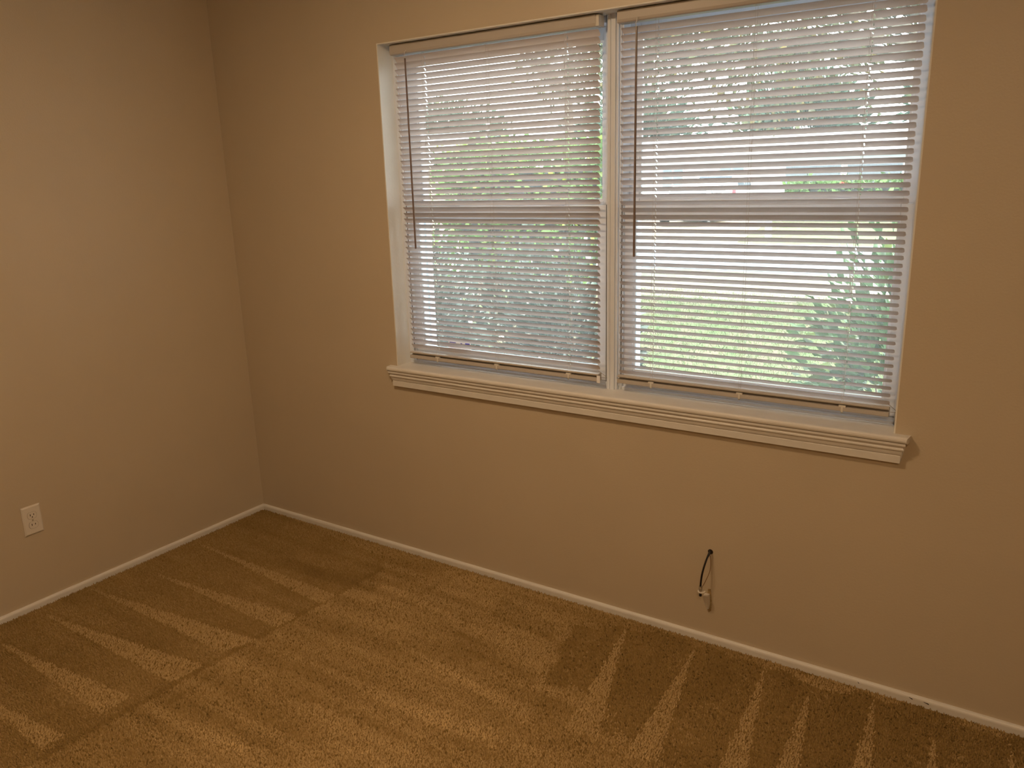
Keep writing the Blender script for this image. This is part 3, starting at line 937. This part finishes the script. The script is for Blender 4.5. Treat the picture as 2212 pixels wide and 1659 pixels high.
# ---- tall clipped hedge beyond the lawn on the left
hg = empty('hedge', (-5.3, 11.0, ZG))
tag(hg, 'tall bright green hedge beyond the lawn, seen through the left window', 'hedge')
HA, HB = (-6.7, 9.9, ZG), (-3.75, 12.1, 2.05)
leaves('foliage', box_points(9000, HA, HB, 31, 0.10), 0.15, M_leafh, hg, 1.6, 31, tint=(0.5, 1.4), warm=0.15)
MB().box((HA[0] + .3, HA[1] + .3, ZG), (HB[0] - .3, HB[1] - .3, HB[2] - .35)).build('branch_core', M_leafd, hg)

# ---- trees
def tree(label, trunk, crown_blobs, n, size, mat, seed, warm=0.1, name='tree', group='trees outside', tint=(0.5, 1.4), elong=1.8):
    root = empty(name, (trunk[0], trunk[1], ZG))
    tag(root, label, 'tree', group)
    pts = np.concatenate([blob_points(int(n * w), c, r_, seed + i, 0.30) for i, (c, r_, w) in enumerate(crown_blobs)])
    leaves('crown', pts, size, mat, root, elong, seed, tint=tint, warm=warm)
    m = MB()
    top = Vector((trunk[0], trunk[1], trunk[2]))
    m.tube([(trunk[0], trunk[1], ZG), (trunk[0] + 0.05, trunk[1], ZG + 1.2), tuple(top)], [trunk[3], trunk[3] * 0.8, trunk[3] * 0.6], 10)
    m.build('trunk', M_bark, root)
    rd = random.Random(seed)
    for c, r_, w in crown_blobs:
        b = MB()
        for _ in range(4):
            e = Vector(c) + Vector((rd.uniform(-.6, .6) * r_[0], rd.uniform(-.6, .6) * r_[1], rd.uniform(-.5, .5) * r_[2]))
            mid = top.lerp(e, 0.5) + Vector((0, 0, 0.15))
            b.tube([top, mid, e], [trunk[3] * 0.4, trunk[3] * 0.22, trunk[3] * 0.06], 6)
        b.build('branch', M_bark, root)
    return root


tree('olive green tree with branches spreading above the road outside the right window', (2.6, 11.0, 2.9, 0.20),
     [((-0.6, 10.8, 4.1), (2.1, 1.5, 1.8), 0.34), ((-3.0, 10.6, 4.0), (1.6, 1.4, 1.5), 0.26), ((1.8, 11.2, 4.6), (1.6, 1.5, 1.6), 0.22), ((-1.6, 10.2, 5.6), (2.6, 1.4, 1.0), 0.18)],
     16000, 0.13, M_leaft, 41, warm=0.22)
tree('sparse tree with small leaves above the tall hedge', (-6.2, 14.2, 3.2, 0.16),
     [((-6.4, 14.3, 4.6), (1.3, 1.1, 1.6), 0.6), ((-8.6, 14.5, 5.6), (1.5, 1.0, 0.9), 0.4)], 2600, 0.13, M_leaft, 45, warm=0.12)
for i, (x, y, z, rx, rz, lab) in enumerate((
        (-1.0, 62, 5.0, 4.9, 4.9, 'round far tree standing behind the white house at its right end'),
        (-13.5, 64, 4.6, 5.3, 4.6, 'wide far tree rising behind the middle of the white house'),
        (-27.0, 62, 4.2, 6.2, 4.4, 'broad far tree behind the white house at its left end'),
        (-46.0, 60, 4.2, 9.0, 4.4, 'far tree beyond the tan house'))):
    tree(lab, (x, y, 1.5, 0.3), [((x, y, z), (rx, 3.5, rz), 1.0)], 6500, 0.60, M_leaff, 50 + i, warm=0.1)


# ---- houses across the road
def house(name, label, x0, x1, y0, y1, ze, zr, wall, wins, doors, eave=0.5):
    root = empty(name, ((x0 + x1) / 2, y0, ZG))
    tag(root, label, 'house')
    MB().box((x0, y0, ZG), (x1, y1, ze)).build('wall', wall, root)
    ym = (y0 + y1) / 2
    r = MB()
    r.prism_x([(y0 - eave, ze - 0.05), (ym, zr), (y1 + eave, ze - 0.05), (y1 + eave, ze + 0.1), (ym, zr + 0.15), (y0 - eave, ze + 0.1)], x0 - eave, x1 + eave)
    r.build('roof', M_roof, root)
    MB().box((x0 - eave, y0 - eave - 0.04, ze - 0.12), (x1 + eave, y0 - eave, ze + 0.12)).build('fascia', M_siding, root)
    for a, b, c, d in wins:
        w = MB()
        w.box((a - 0.08, y0 - 0.05, c - 0.08), (b + 0.08, y0 - 0.001, d + 0.08))
        w = w.build('window', M_siding, root)
        h = (a + b) / 2
        MB().box((a, y0 - 0.06, c), (h - 0.03, y0 - 0.051, d)).build('pane', M_pane, w)
        MB().box((h + 0.03, y0 - 0.06, c), (b, y0 - 0.051, d)).build('pane', M_pane, w)
    for a, b, d in doors:
        g = MB().box((a, y0 - 0.04, ZG), (b, y0 - 0.001, d)).build('garage_door', M_garage, root)
        for k in range(4):
            z = ZG + 0.12 + (d - ZG - 0.1) * k / 4
            MB().box((a + 0.1, y0 - 0.06, z), (b - 0.1, y0 - 0.041, z + (d - ZG) / 4 - 0.12)).build('panel', M_garage, g)
        for x in (a - 0.12, b):
            MB().box((x, y0 - 0.07, ZG), (x + 0.12, y0 - 0.001, d + 0.05)).build('post', M_siding, g)
    return root


house('house', 'long low white house with pale roof across the road', -20.5, -1.6, 41.0, 50.0, 2.35, 3.45, M_siding,
      [(-18.6, -17.0, 0.7, 1.9), (-15.2, -14.0, 0.7, 1.9), (-11.9, -10.6, 0.6, 1.9)], [(-8.4, -5.7, 1.75), (-5.4, -2.9, 1.75)])
house('house', 'tan house with pale roof beyond the tall hedge', -48.0, -26.5, 34.0, 43.0, 2.3, 4.2, M_tansiding,
      [(-44, -42, 0.6, 1.9), (-39, -37.2, 0.6, 1.9), (-31.5, -29.8, 0.6, 1.9), (-34.8, -33.6, 0.6, 1.9)], [])

fh = empty('flowering_hedge', (-4.8, 37.5, ZG))
tag(fh, 'low hedge with red flowers in front of the white house', 'hedge')
leaves('foliage', box_points(5200, (-7.0, 36.6, ZG), (1.5, 38.4, 1.0), 61, 0.12), 0.24, M_leafh, fh, 1.6, 61, tint=(0.35, 1.2))
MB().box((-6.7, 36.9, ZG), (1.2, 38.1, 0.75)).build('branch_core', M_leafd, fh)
for k in range(16):
    x, z = random.uniform(-6.6, 1.2), random.uniform(-0.1, 0.95)
    b = MB()
    for q in range(5):
        a = 2 * math.pi * q / 5
        b.add([(x, 36.45, z), (x + 0.10 * math.cos(a), 36.38, z + 0.10 * math.sin(a)), (x + 0.10 * math.cos(a + .9), 36.38, z + 0.10 * math.sin(a + .9))], [(0, 1, 2)])
    b.build('blossom', M_flower, fh)

gp = empty('roadside_post', (-3.75, 21.9, ZG))
tag(gp, 'square grey post standing beyond the far road edge', 'post')
MB().box((-3.83, 21.82, ZG), (-3.67, 21.98, 0.22)).build('shaft', M_post, gp, 0.01)
MB().box((-3.86, 21.79, 0.22), (-3.64, 22.01, 0.27)).build('cap', M_post, gp, 0.01)


# ---- cars parked on the driveway, seen from behind (local: +Y is forward, rear at y = 0)
def car(label, cx, cy, rz, prof, roof_prof, half_w, win, length, lights, plate_z, wheel_r):
    root = empty('car', (cx, cy, ZG + 0.016))
    tag(root, label, 'car', 'cars parked across the road')
    save = WL[root.name]
    WL[root.name] = Vector((0, 0, 0))
    hw = half_w
    MB().prism_x(prof, -hw, hw).build('body', M_carpaint, root, 0.05, True)
    c = MB()
    n = len(roof_prof)
    ins = [0.05 if z < win[0] else 0.20 for y, z in roof_prof]
    c.prism_x(roof_prof, -hw, hw, ins)
    cab = c.build('cabin', M_carpaint, root, 0.03, True)
    # rear glass and side glass
    (ya, za), (yb_, zb_) = win[1], win[2]
    MB().add([(-hw + 0.17, ya - 0.03, za), (hw - 0.17, ya - 0.03, za), (hw - 0.27, yb_ - 0.03, zb_), (-hw + 0.27, yb_ - 0.03, zb_),
              (-hw + 0.17, ya - 0.02, za), (hw - 0.17, ya - 0.02, za), (hw - 0.27, yb_ - 0.02, zb_), (-hw + 0.27, yb_ - 0.02, zb_)],
             [(0, 1, 2, 3), (7, 6, 5, 4), (0, 4, 5, 1), (1, 5, 6, 2), (2, 6, 7, 3), (3, 7, 4, 0)]).build('rear_window', M_carglass, cab)
    for s in (-1, 1):
        xs_ = s * (hw - 0.045)
        xt = s * (hw - 0.185)
        for k in range(2):
            y0_, y1_ = ya + 0.45 + k * (length * 0.24), ya + 0.38 + (k + 1) * (length * 0.24)
            MB().add([(xs_, y0_, win[0] + 0.05), (xs_, y1_, win[0] + 0.05), (xt, y1_, zb_), (xt, y0_ + 0.1, zb_),
                      (xs_ - s * .05, y0_, win[0] + 0.05), (xs_ - s * .05, y1_, win[0] + 0.05), (xt - s * .05, y1_, zb_), (xt - s * .05, y0_ + 0.1, zb_)],
                     [(0, 1, 2, 3), (7, 6, 5, 4), (0, 4, 5, 1), (1, 5, 6, 2), (2, 6, 7, 3), (3, 7, 4, 0)]).build('side_window', M_carglass, cab)
        lx0_, lx1_, lz0_, lz1_ = lights
        MB().box((min(s * lx0_, s * lx1_), -0.03, lz0_), (max(s * lx0_, s * lx1_), 0.06, lz1_)).build('tail_light', M_red, root, 0.01)
    MB().box((-hw + 0.03, -0.07, 0.28), (hw - 0.03, 0.10, 0.48)).build('bumper', M_bumper, root, 0.03)
    MB().box((-0.17, -0.035, plate_z), (0.17, -0.022, plate_z + 0.17)).build('number_plate', M_bumper, root, 0.005)
    for s in (-1, 1):
        for yw in (0.85, length - 0.9):
            x = s * (hw - 0.12)
            w = MB().tube([(x - 0.11, yw, wheel_r), (x + 0.11, yw, wheel_r)], wheel_r, 20).build('wheel', M_tyre, root, 0.02)
            MB().tube([(x + s * 0.105, yw, wheel_r), (x + s * 0.125, yw, wheel_r)], [wheel_r * 0.62, wheel_r * 0.5], 14).build('hub', M_hub, w)
    WL[root.name] = save
    root.rotation_euler = (0, 0, rz)
    return root


car('low white sedan parked nearest the road with red tail lights', -8.05, 25.6, math.radians(6),
    [(0.0, 0.30), (0.0, 0.95), (0.15, 1.06), (1.0, 1.08), (4.0, 0.92), (4.6, 0.72), (4.7, 0.35), (4.6, 0.25), (0.1, 0.25)],
    [(0.85, 1.05), (1.55, 1.44), (2.6, 1.46), (3.45, 0.95)], 0.90, (1.10, (1.0, 1.13), (1.5, 1.40)), 4.7, (0.62, 0.88, 0.80, 0.98), 0.78, 0.33)
car('tall white sport utility car parked behind the sedan', -8.9, 31.6, math.radians(4),
    [(0.0, 0.42), (0.0, 1.15), (0.10, 1.22), (3.8, 1.16), (4.8, 1.05), (4.95, 0.5), (4.8, 0.38), (0.1, 0.38)],
    [(0.02, 1.18), (0.30, 1.86), (3.0, 1.90), (3.75, 1.15)], 0.97, (1.22, (0.10, 1.30), (0.28, 1.74)), 4.95, (0.80, 0.95, 0.85, 1.15), 0.72, 0.38)
